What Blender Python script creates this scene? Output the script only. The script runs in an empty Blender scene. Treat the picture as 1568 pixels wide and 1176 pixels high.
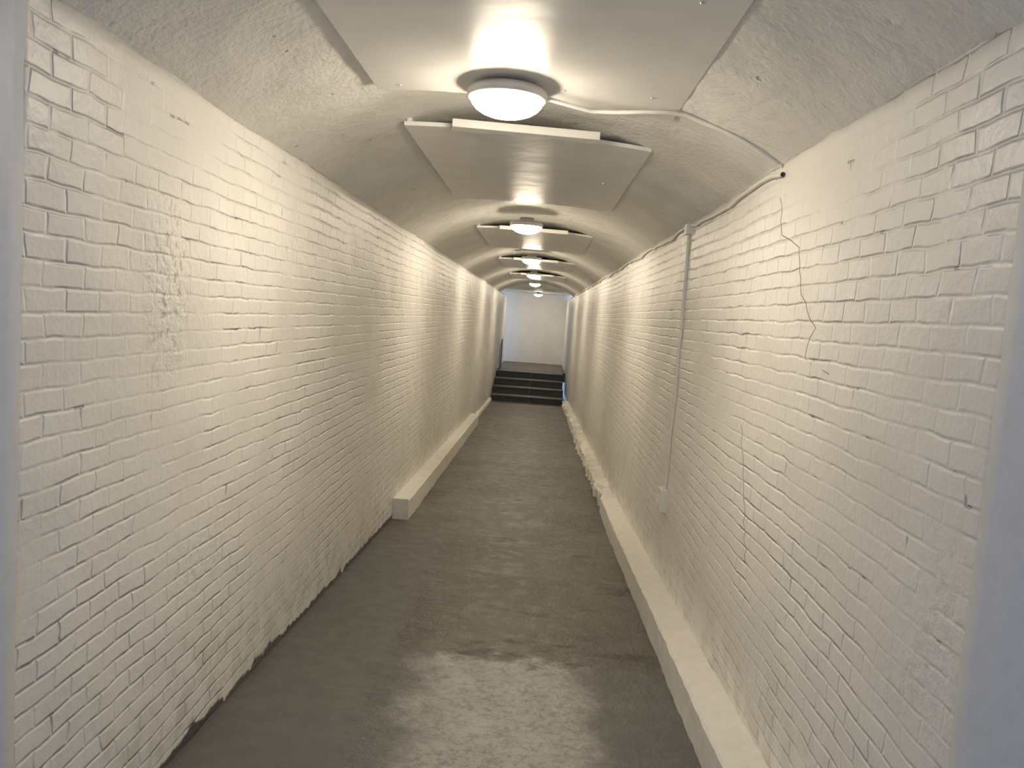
import bpy, bmesh, math, random
from mathutils import Vector, Matrix, noise
random.seed(4)
sc=bpy.context.scene
CZ=1.63; XL=-1.26; XR=0.96; XC=(XL+XR)/2; SPR=CZ+0.68; CROWN=CZ+1.03
Y0=-1.2; YPL=1.79; YPR=1.58; YE=22.2; YL=25.6; YB=30.0; LZ=CZ-1.78

FP=[(-3,-1.50),(0,-1.63),(3,-1.77),(7.3,-2.01),(16,-2.28),(40,-3.03)]
def fz(y):
    for (a,b),(c,d) in zip(FP,FP[1:]):
        if y<=c: return CZ+b+(d-b)*(y-a)/(c-a)
    return CZ+FP[-1][1]

# ---------------- materials ----------------
def newmat(name):
    m=bpy.data.materials.new(name); m.use_nodes=True
    nt=m.node_tree; b=nt.nodes['Principled BSDF']
    return m,nt,b
def L(nt,a,b): nt.links.new(a,b)
def math_(nt,op,a,b=None,clamp=False):
    n=nt.nodes.new('ShaderNodeMath'); n.operation=op; n.use_clamp=clamp
    for i,v in enumerate((a,b)):
        if v is None: continue
        if isinstance(v,(int,float)): n.inputs[i].default_value=v
        else: L(nt,v,n.inputs[i])
    return n.outputs[0]
def noise_(nt,vec,scale,detail=2,rough=.55):
    n=nt.nodes.new('ShaderNodeTexNoise'); n.inputs['Scale'].default_value=scale; n.inputs['Detail'].default_value=detail
    n.inputs['Roughness'].default_value=rough
    if vec is not None: L(nt,vec,n.inputs['Vector'])
    return n.outputs['Fac']
def ramp(nt,fac,a,b,va=0.,vb=1.):
    n=nt.nodes.new('ShaderNodeMapRange'); n.interpolation_type='SMOOTHSTEP'
    L(nt,fac,n.inputs[0]); n.inputs[1].default_value=a; n.inputs[2].default_value=b
    n.inputs[3].default_value=va; n.inputs[4].default_value=vb
    return n.outputs[0]
def mix(nt,f,c1,c2):
    n=nt.nodes.new('ShaderNodeMix'); n.data_type='RGBA'
    if isinstance(f,(int,float)): n.inputs[0].default_value=f
    else: L(nt,f,n.inputs[0])
    for i,c in ((6,c1),(7,c2)):
        if isinstance(c,tuple): n.inputs[i].default_value=(*c,1) if len(c)==3 else c
        else: L(nt,c,n.inputs[i])
    return n.outputs[2]
def bump(nt,b,h,dist,strength=1.0):
    n=nt.nodes.new('ShaderNodeBump'); n.inputs['Distance'].default_value=dist; n.inputs['Strength'].default_value=strength
    L(nt,h,n.inputs['Height']); L(nt,n.outputs[0],b.inputs['Normal'])
def pos(nt): return nt.nodes.new('ShaderNodeTexCoord').outputs['Object']

def mat_simple(name,col,rough=.5,metal=0,ns=None,nd=.001):
    m,nt,b=newmat(name); b.inputs['Base Color'].default_value=(*col,1); b.inputs['Roughness'].default_value=rough
    b.inputs['Metallic'].default_value=metal
    p=pos(nt); f=noise_(nt,p,ns or 12)
    c=mix(nt,ramp(nt,f,.3,.7),tuple(x*.96 for x in col),tuple(min(1,x*1.02) for x in col)); L(nt,c,b.inputs['Base Color'])
    if ns and nd: bump(nt,b,f,nd)
    return m

def mat_brick():
    m,nt,b=newmat('painted_brick')
    p=pos(nt)
    s=nt.nodes.new('ShaderNodeSeparateXYZ'); L(nt,p,s.inputs[0])
    dn=nt.nodes.new('ShaderNodeTexNoise'); dn.inputs['Scale'].default_value=6; dn.inputs['Detail'].default_value=2; L(nt,p,dn.inputs['Vector'])
    ds=nt.nodes.new('ShaderNodeSeparateColor'); L(nt,dn.outputs['Color'],ds.inputs[0])
    u=math_(nt,'ADD',s.outputs['Y'],math_(nt,'MULTIPLY',ds.outputs[0],.06))
    v=math_(nt,'ADD',s.outputs['Z'],math_(nt,'MULTIPLY',ds.outputs[1],.022))
    cb=nt.nodes.new('ShaderNodeCombineXYZ'); L(nt,u,cb.inputs[0]); L(nt,v,cb.inputs[1])
    br=nt.nodes.new('ShaderNodeTexBrick'); L(nt,cb.outputs[0],br.inputs['Vector'])
    br.offset=.5
    for k,val in (('Scale',1),('Mortar Size',.009),('Mortar Smooth',1.0),('Brick Width',.165),('Row Height',.065)): br.inputs[k].default_value=val
    br.inputs['Color1'].default_value=(0,0,0,1); br.inputs['Color2'].default_value=(1,1,1,1); br.inputs['Mortar'].default_value=(.5,.5,.5,1)
    mort=br.outputs['Fac']
    big=noise_(nt,p,1.2,2)
    n9=noise_(nt,p,9,2)
    wear=math_(nt,'MULTIPLY',ramp(nt,big,.40,.62,.28,1.),ramp(nt,n9,.35,.62,.40,1.2))
    h=math_(nt,'MULTIPLY',mort,math_(nt,'MULTIPLY',wear,-1.0))
    bc=nt.nodes.new('ShaderNodeRGBToBW'); L(nt,br.outputs['Color'],bc.inputs[0])
    h=math_(nt,'ADD',h,math_(nt,'MULTIPLY',bc.outputs[0],.25))
    fine=noise_(nt,p,28,3,.6)
    sm=nt.nodes.new('ShaderNodeMapping'); sm.inputs['Location'].default_value=(1.26*.5,-2.62/.20,-(CZ+.0)/.42); sm.inputs['Scale'].default_value=(.5,1/.20,1/.42)
    L(nt,p,sm.inputs[0])
    ln=nt.nodes.new('ShaderNodeVectorMath'); ln.operation='LENGTH'; L(nt,sm.outputs[0],ln.inputs[0])
    blob=ramp(nt,ln.outputs['Value'],.3,1.1,1,0)
    sp=math_(nt,'MAXIMUM',blob,ramp(nt,noise_(nt,p,.9,3,.7),.56,.70,0,.6))
    h=math_(nt,'ADD',h,math_(nt,'MULTIPLY',fine,math_(nt,'ADD',.7,math_(nt,'MULTIPLY',sp,1.6))))
    pit=math_(nt,'MULTIPLY',ramp(nt,mort,.5,.9),ramp(nt,n9,.66,.72))
    h=math_(nt,'ADD',h,math_(nt,'MULTIPLY',pit,-1.0))
    bump(nt,b,h,.0050,1)
    base=mix(nt,ramp(nt,big,.3,.7),(.82,.795,.745),(.88,.86,.815))
    base=mix(nt,math_(nt,'MULTIPLY',pit,.45),base,(.35,.30,.25))
    grime=math_(nt,'MULTIPLY',math_(nt,'MAXIMUM',blob,math_(nt,'MULTIPLY',sp,.5)),ramp(nt,fine,.34,.48,.65,0))
    base=mix(nt,grime,base,(.40,.35,.28))
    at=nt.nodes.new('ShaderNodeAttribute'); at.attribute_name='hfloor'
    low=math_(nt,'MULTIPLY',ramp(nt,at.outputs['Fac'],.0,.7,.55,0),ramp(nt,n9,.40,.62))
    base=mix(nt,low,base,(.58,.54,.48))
    e=math_(nt,'SUBTRACT',at.outputs['Fac'],math_(nt,'MULTIPLY',n9,.13))
    base=mix(nt,ramp(nt,e,-.035,-.02,1,0),base,(.10,.095,.085))
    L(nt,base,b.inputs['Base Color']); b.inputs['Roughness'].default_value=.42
    return m

def mat_ceil():
    m,nt,b=newmat('painted_rough_plaster')
    p=pos(nt)
    h=math_(nt,'ADD',noise_(nt,p,7,4,.62),math_(nt,'MULTIPLY',noise_(nt,p,35,2,.6),.35))
    vo=nt.nodes.new('ShaderNodeTexVoronoi'); vo.inputs['Scale'].default_value=6; L(nt,p,vo.inputs['Vector'])
    pit=ramp(nt,vo.outputs['Distance'],.04,.10,1,0)
    pit=math_(nt,'MULTIPLY',pit,ramp(nt,noise_(nt,p,3,1),.5,.6))
    h=math_(nt,'SUBTRACT',h,math_(nt,'MULTIPLY',pit,.7))
    bump(nt,b,h,.018,1)
    c=mix(nt,ramp(nt,noise_(nt,p,2.5,2),.3,.7),(.76,.745,.70),(.84,.825,.78))
    c=mix(nt,math_(nt,'MULTIPLY',pit,.4),c,(.3,.28,.25))
    L(nt,c,b.inputs['Base Color']); b.inputs['Roughness'].default_value=.5
    return m

def mat_floor():
    m,nt,b=newmat('worn_painted_concrete')
    p=pos(nt)
    s=nt.nodes.new('ShaderNodeSeparateXYZ'); L(nt,p,s.inputs[0])
    n1=noise_(nt,p,1.6,3,.6); n2=noise_(nt,p,9,4,.65); n3=noise_(nt,p,45,2,.6)
    c=mix(nt,ramp(nt,n1,.35,.65),(.080,.074,.062),(.130,.118,.094))
    c=mix(nt,ramp(nt,n2,.50,.66,0,.65),c,(.19,.17,.14))
    xm=ramp(nt,math_(nt,'ADD',s.outputs['X'],math_(nt,'MULTIPLY',n2,.25)),-.62,-.38,1,0)
    ym=ramp(nt,s.outputs['Y'],5.5,8.0,1,0)
    sm=math_(nt,'MULTIPLY',xm,ym)
    yf=ramp(nt,math_(nt,'ADD',s.outputs['Y'],math_(nt,'MULTIPLY',n2,.6)),4.25,4.42,1,0)
    grey=math_(nt,'MAXIMUM',sm,yf)
    c=mix(nt,grey,c,(.115,.115,.11))
    dx=math_(nt,'ABSOLUTE',math_(nt,'ADD',s.outputs['X'],.06))
    px=ramp(nt,math_(nt,'ADD',dx,math_(nt,'MULTIPLY',noise_(nt,p,4,4,.7),.5)),.50,.76,1,0)
    patch=math_(nt,'MULTIPLY',px,yf)
    pt=math_(nt,'MULTIPLY',patch,ramp(nt,noise_(nt,p,24,5,.85),.36,.56,.38,1))
    c=mix(nt,pt,c,(.36,.355,.335))
    st=nt.nodes.new('ShaderNodeMapping'); st.inputs['Scale'].default_value=(1.2,3.4,1); L(nt,p,st.inputs[0])
    sc1=ramp(nt,noise_(nt,st.outputs[0],1.5,6,.72),.54,.64,0,.8)
    sc1=math_(nt,'MULTIPLY',sc1,math_(nt,'SUBTRACT',1,grey))
    c=mix(nt,sc1,c,(.042,.038,.033))
    L(nt,c,b.inputs['Base Color'])
    L(nt,ramp(nt,n2,.3,.7,.38,.6),b.inputs['Roughness'])
    h=math_(nt,'ADD',n2,math_(nt,'MULTIPLY',n3,.4))
    h=math_(nt,'MULTIPLY',h,ramp(nt,sm,0,1,1,.35))
    bump(nt,b,h,.012,1)
    return m

M_br=mat_brick(); M_ce=mat_ceil(); M_fl=mat_floor()
M_pier=mat_simple('smooth_render_grey',(.62,.67,.76),.5,0,18,.002)
M_board=mat_simple('gloss_painted_plywood',(.82,.81,.775),.36,0,5,.004)
M_kerb=mat_simple('painted_kerb',(.82,.80,.73),.5,0,14,.006)
M_white=mat_simple('painted_end_wall',(.88,.87,.82),.5,0,2,0)
M_cond=mat_simple('painted_conduit',(.78,.76,.72),.45)
M_metal=mat_simple('lamp_metal',(.66,.64,.61),.35,.2)
M_dark=mat_simple('dark_steel',(.06,.064,.068),.45,.3)
M_nose=mat_simple('worn_nosing',(.13,.135,.14),.45,.3)
M_crack=mat_simple('crack_shadow',(.30,.26,.22),.9)
M_rail=mat_simple('blue_grey_rail',(.16,.22,.32),.4,.3)
m,nt,b=newmat('opal_glass_lit'); b.inputs['Base Color'].default_value=(.9,.88,.82,1)
b.inputs['Emission Color'].default_value=(1,.86,.66,1); b.inputs['Emission Strength'].default_value=60
M_lamp=m

# ---------------- helpers ----------------
def link(o,parent=None):
    sc.collection.objects.link(o)
    if parent: o.parent=parent
    return o
def mesh_obj(name,verts,faces,mat,smooth=False,parent=None):
    me=bpy.data.meshes.new(name); me.from_pydata(verts,[],faces); me.update()
    me.materials.append(mat)
    if smooth:
        for p in me.polygons: p.use_smooth=True
    return link(bpy.data.objects.new(name,me),parent)
def grid(name,nu,nv,f,mat,smooth=True,flip=False,parent=None):
    vs=[];at=[]
    for i in range(nu+1):
        for j in range(nv+1):
            r=f(i/nu,j/nv); vs.append(r[:3]); 
            if len(r)>3: at.append(r[3])
    fs=[]
    for i in range(nu):
        for j in range(nv):
            a=i*(nv+1)+j; q=(a,a+nv+1,a+nv+2,a+1)
            fs.append(q[::-1] if flip else q)
    o=mesh_obj(name,vs,fs,mat,smooth,parent)
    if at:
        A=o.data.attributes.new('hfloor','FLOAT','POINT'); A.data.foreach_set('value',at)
    return o
def nz(x,y,z,s): return noise.noise(Vector((x*s,y*s,z*s)))
def boxv(x0,x1,y0,y1,z0,z1):
    return [(x0,y0,z0),(x1,y0,z0),(x1,y1,z0),(x0,y1,z0),(x0,y0,z1),(x1,y0,z1),(x1,y1,z1),(x0,y1,z1)]
BF=[(0,3,2,1),(4,5,6,7),(0,1,5,4),(1,2,6,5),(2,3,7,6),(3,0,4,7)]
def box(name,x0,x1,y0,y1,z0,z1,mat,parent=None,bev=0):
    o=mesh_obj(name,boxv(x0,x1,y0,y1,z0,z1),BF,mat,False,parent)
    if bev:
        md=o.modifiers.new('b','BEVEL'); md.width=bev; md.segments=2
    return o
def tube(name,pts,r,mat,parent=None):
    cu=bpy.data.curves.new(name,'CURVE'); cu.dimensions='3D'; cu.bevel_depth=r; cu.bevel_resolution=3
    sp=cu.splines.new('POLY'); sp.points.add(len(pts)-1)
    for q,p in zip(sp.points,pts): q.co=(*p,1)
    cu.materials.append(mat)
    return link(bpy.data.objects.new(name,cu),parent)
def empty(name): 
    o=bpy.data.objects.new(name,None); return link(o)

# ---------------- shell ----------------
NU=700
def wdisp(x,y,z):
    d=.022*nz(x,y,z,.8)+.008*nz(x,y,z,4)
    return d*min(1,max(0,(z-fz(y)-.12)/.4))
def wallf(x,sgn,yp,ye):
    def f(u,v):
        uu=max(u,1/NU); uu=min(uu,1-1/NU); vv=min(v,63/64)
        y=yp+(ye-yp)*uu
        zb=fz(y)-.08 if y<YE else (LZ-.9)
        z=zb+(SPR+.06-zb)*vv
        d=wdisp(x,y,z)
        if v>.999 or u<.0001 or u>.9999: d=-.14
        return (x-sgn*d,y,z,z-fz(y))
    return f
grid('wall_left',NU,64,wallf(XL,-1,YPL,29.3),M_br,flip=True)
grid('wall_right',NU,64,wallf(XR,1,YPR,YB+.2),M_br)
def pier(name,x,sgn,yp):
    def f(u,v):
        uu=min(u,59/60); vv=min(v,59/60)
        y=Y0+(yp+.06-Y0)*uu*60/59; zb=fz(y)-.08; z=zb+(SPR+.09-zb)*vv
        e=.012*nz(1,2,z,6)*(1 if u>.97 else 0)
        d=.014+.003*nz(x,y,z,2)
        if u>.999 or v>.999: d=-.15
        return (x-sgn*d, y+e, z)
    return grid(name,60,60,f,M_pier,flip=(sgn<0))
pier('wall_entrance_left',XL,-1,YPL); pier('wall_entrance_right',XR,1,YPR)
HW=(XR-XL)/2+.03; RISE=CROWN-SPR; R=(HW*HW+RISE*RISE)/(2*RISE)
def archz(x): 
    t=x-XC; return CROWN-R+math.sqrt(max(R*R-t*t,0))
def ceilf(u,v):
    y=Y0+(24.2-Y0)*u; t=-HW+2*HW*v; x=XC+t
    z=archz(x)
    d=.016*nz(x,y,z,1.1)+.009*nz(x,y,z,5)
    return (x,y,z+d)
grid('ceiling',620,48,ceilf,M_ce)
def floorf(u,v):
    y=Y0+(YE+.3-Y0)*u; x=XL-.12+(XR-XL+.24)*v
    return (x,y,fz(y)+.008*nz(x,y,0,1.7)+.003*nz(x,y,0,7))
grid('floor',560,60,floorf,M_fl,flip=True)
box('floor_landing',XL-1.2,XR+.1,YL,YB+.1,LZ-.3,LZ,M_fl)
box('wall_end',XL-1.2,XR+.2,YB,YB+.2,LZ-.3,CZ+1.1,M_white)
box('ceiling_landing',XL-.3,XR+.1,24.2,YB+.1,CZ+.86,CZ+1.2,M_ce)

# ---------------- stairs ----------------
st=empty('staircase'); n=4; rise=(LZ-fz(YE))/n; tr=(YL-YE)/n
for i in range(n):
    y=YE+i*tr; z=fz(YE)+(i+1)*rise
    box(f'step_{i+1}',XL+.03,XR-.12,y,y+tr+.0,fz(YE)-.02,z-.03,M_dark,st)
    box(f'nosing_{i+1}',XL+.03,XR-.12,y-.03,y+tr-.04,z-.03,z,M_dark,st)
    box(f'nosing_strip_{i+1}',XL+.03,XR-.12,y-.035,y+.03,z-.012,z+.006,M_nose,st)
    box(f'centre_strip_{i+1}',XC-.012,XC+.012,y-.04,y,z-rise+.0,z,M_nose,st)
hr=empty('handrail')
tube('rail',[(XL+.07,YL-.6,LZ+.78),(XL+.07,YL,LZ+.95),(XL+.07,YL+.6,LZ+.95)],.014,M_rail,hr)
for i,(y,z) in enumerate(((YL-.6,LZ-.17),(YL+.1,LZ),(YL+.6,LZ))):
    tube(f'post_{i+1}',[(XL+.07,y,z),(XL+.07,y,z+.95)],.013,M_rail,hr)

# ---------------- kerbs ----------------
def kerb(name,x0,x1,y0,y1,h,amp,mat,ny):
    prof=[(x0,-.012),(x0,h*.5),(x0,h-.012),(x0+(.012 if x1>x0 else -.012),h),((x0+x1)/2,h),(x1,h+.004),(x1,-.012)]
    vs=[];fs=[];k=len(prof)
    for i in range(ny+1):
        y=y0+(y1-y0)*i/ny
        for (x,hh) in prof:
            z=fz(y)+hh; a=amp; wallv=abs(x-x1)<1e-6
            vs.append((x+(0 if wallv else a*nz(x,y,z,6)+a*.6*nz(x+5,y,z,15)),y,z+a*nz(x,y+9,z,5)+a*.5*nz(x,y+3,z,16)))
    for i in range(ny):
        for j in range(k):
            a=i*k+j; b_=i*k+(j+1)%k
            fs.append((a,b_,b_+k,a+k))
    fs.append(tuple(range(k))[::-1]); fs.append(tuple(range(ny*k,ny*k+k)))
    o=mesh_obj(name,vs,fs,mat)
    bm=bmesh.new(); bm.from_mesh(o.data); bmesh.ops.recalc_face_normals(bm,faces=bm.faces); bm.to_mesh(o.data); bm.free()
    return o
kerb('concrete_kerb',XL+.155,XL+.001,7.25,16.0,.20,.005,M_kerb,160)
kerb('concrete_kerb',XR-.17,XR-.001,1.66,8.3,.17,.006,M_kerb,220)
kerb('rough_footing',XR-.15,XR-.001,8.31,YE-.05,.14,.06,M_kerb,420)
kerb('rough_footing',XL+.06,XL+.001,16.02,YE-.05,.09,.03,M_kerb,160)

# ---------------- ceiling boards ----------------
BX0=XC-.60; BX1=XC+.67
def board(y0,y1,zb=CZ+.905,name='ceiling_board',parent=None,skew=.12):
    vs=[];fs=[];nx=10;x0=BX0;x1=BX1
    for yy in (y0,y1):
        for k,th in ((0,0),(1,.02)):
            for i in range(nx+1):
                t=i/nx; x=x0+(x1-x0)*t
                vs.append((x,yy+skew*(2*t-1),zb+.024*(1-(2*t-1)**2)+th+ .006*nz(x,yy,0,2)))
    m=nx+1
    for i in range(nx):
        fs+= [(i,i+2*m,i+1+2*m,i+1),(m+i,m+i+1,m+i+1+2*m,m+i+2*m),(i,i+1,m+i+1,m+i),(2*m+i,3*m+i,3*m+i+1,2*m+i+1)]
    fs+=[(0,m,3*m,2*m),(nx,nx+2*m,nx+3*m,nx+m)]
    return mesh_obj(name,vs,fs,M_board,False,parent)
per=4.52
ys=[(-1.15,1.08),(1.09,3.48)]+[(4.12+per*i,6.56+per*i) for i in range(4)]
for (a,b_) in ys:
    p=empty('ceiling_board')
    board(a,b_,name='plywood_sheet',parent=p)
    bm=bmesh.new()
    for yy in (a+.16,(a+b_)/2,b_-.16):
        for xx in (XC-.5,XC-.17,XC+.2,XC+.52):
            t=(xx-BX0)/(BX1-BX0)
            mt=Matrix.Translation((xx+random.uniform(-.03,.03),yy+random.uniform(-.04,.04),CZ+.903+.024*(1-(2*t-1)**2)))
            bmesh.ops.create_cone(bm,cap_ends=True,segments=10,radius1=.006,radius2=.011,depth=.007,matrix=mt)
    me=bpy.data.meshes.new('screws'); bm.to_mesh(me); bm.free(); me.materials.append(M_metal)
    link(bpy.data.objects.new('screws',me),p)
    if a>2:
        bt=box('batten',-.37,.37,-.05,.05,CZ+.90,CZ+.94,M_board,p,.004)
        bt.location=(XC+.01,a-.09,0); bt.rotation_euler=(0,0,.12)
    for xx,sh in ((BX0+.022,-.12),(BX1-.022,.12)):
        box('packer',xx-.012,xx+.012,a+sh+.02,b_+sh-.02,CZ+.915,archz(xx)+.03,M_ce,p)

# ---------------- lamps ----------------
def lamp(x,y,z,strength=1):
    p=empty('ceiling_dome_lamp'); p.location=(x,y,z)
    def rev(name,prof,mat,n=40):
        vs=[];fs=[]
        for r,zz in prof:
            for i in range(n):
                a=2*math.pi*i/n; vs.append((r*math.cos(a),r*math.sin(a),zz))
        for k in range(len(prof)-1):
            for i in range(n):
                j=(i+1)%n; fs.append((k*n+i,k*n+j,(k+1)*n+j,(k+1)*n+i))
        fs.append(tuple(range(n))); fs.append(tuple(range((len(prof)-1)*n,len(prof)*n))[::-1])
        return mesh_obj(name,vs,fs,mat,True,p)
    rev('mounting_plate',[(.07,.085),(.07,.03),(.09,.03)],M_metal)
    rev('rim',[(.10,.045),(.150,.042),(.163,.030),(.163,.005),(.157,.0),(.149,.0),(.149,.01)],M_metal)
    rev('opal_dome',[(.149,.004)]+[(.149*math.cos(t),-.072*math.sin(t)) for t in [i*math.pi/2/6 for i in range(1,6)]]+[(.012,-.072)],M_lamp,28)
    return p
for i in range(5): lamp(XC-.05,3.28+per*i,CZ+.868)
lamp(XC+.03,28.0,CZ+.78)

# ---------------- conduit ----------------
def wx(y,z,off): return XR-wdisp(XR,y,z)-off
c=empty('electrical_conduit')
pts=[(XC+.10,3.33,CZ+.90)]
for i in range(0,15):
    x=XC+.3+(XR-.02-(XC+.3))*i/14
    z=archz(x)-.016 if x>XC+.66 else min(archz(x)-.016,CZ+.895)
    pts.append((x,3.46-.12*i/14+.01*math.sin(i),z-.004))
tube('flex_from_lamp',pts,.009,M_cond,c)
run=[]
for i in range(0,124):
    y=3.30+i*.15; z=SPR-.018+.010*math.sin(i*.55)-(.014 if i%6==0 else 0)
    run.append((wx(y,z,.010),y,z))
tube('spring_run',run,.011,M_cond,c)
tube('drop',[(wx(5.32,SPR-.02-k*.089,.009),5.30+.004*k,SPR-.02-k*.089) for k in range(0,21)],.011,M_cond,c)
xw=wx(5.32,SPR-.05,0)
box('junction_box',xw-.035,xw+.01,5.26,5.34,SPR-.07,SPR,M_cond,c,.005)
sb=empty('light_switch'); xw=wx(5.38,CZ-1.2,0)
box('back_box',xw-.05,xw+.02,5.32,5.44,CZ-1.28,CZ-1.12,M_cond,sb,.006)
box('rocker',xw-.057,xw-.049,5.355,5.405,CZ-1.235,CZ-1.165,M_white,sb,.003)

# ---------------- cracks following joints ----------------
def crack(seq):
    pts=[]
    for (y0,z0),(y1,z1) in zip(seq,seq[1:]):
        nst=max(2,int(abs(z1-z0)/.03))
        for k in range(nst):
            t=k/nst; y=y0+(y1-y0)*t+random.uniform(-.018,.018); z=CZ+z0+(z1-z0)*t
            pts.append((wx(y,z,-.001),y,z))
    return pts
ck=empty('wall_crack')
tube('crack_a',crack([(3.34,.56),(3.25,.40),(3.03,.33),(2.95,.15),(2.78,.03),(2.85,-.08),(2.39,-.16)]),.0025,M_crack,ck)
tube('crack_b',crack([(3.60,-.43),(3.45,-.7),(3.28,-1.02)]),.0025,M_crack,ck)

# ---------------- world & camera ----------------
w=bpy.data.worlds.new('sky'); sc.world=w; w.use_nodes=True
bg=w.node_tree.nodes['Background']; bg.inputs[0].default_value=(.52,.68,1,1); bg.inputs[1].default_value=.7
cam=bpy.data.cameras.new('camera'); co=link(bpy.data.objects.new('camera',cam)); sc.camera=co
F=1200; cam.sensor_width=36; cam.lens=36*F/1568; cam.clip_start=.02
t=Vector((43/F,103/F,-1)); up=Vector((.072,1,0)); up.z=(up.x*t.x+up.y*t.y)
t.normalize(); up.normalize(); r=t.cross(up).normalized()
Rm=Matrix((r,t,up)).to_4x4()
co.matrix_world=Matrix.Translation((0,0,CZ))@Rm
sc.view_settings.view_transform='Standard'
sc.view_settings.exposure=0.7
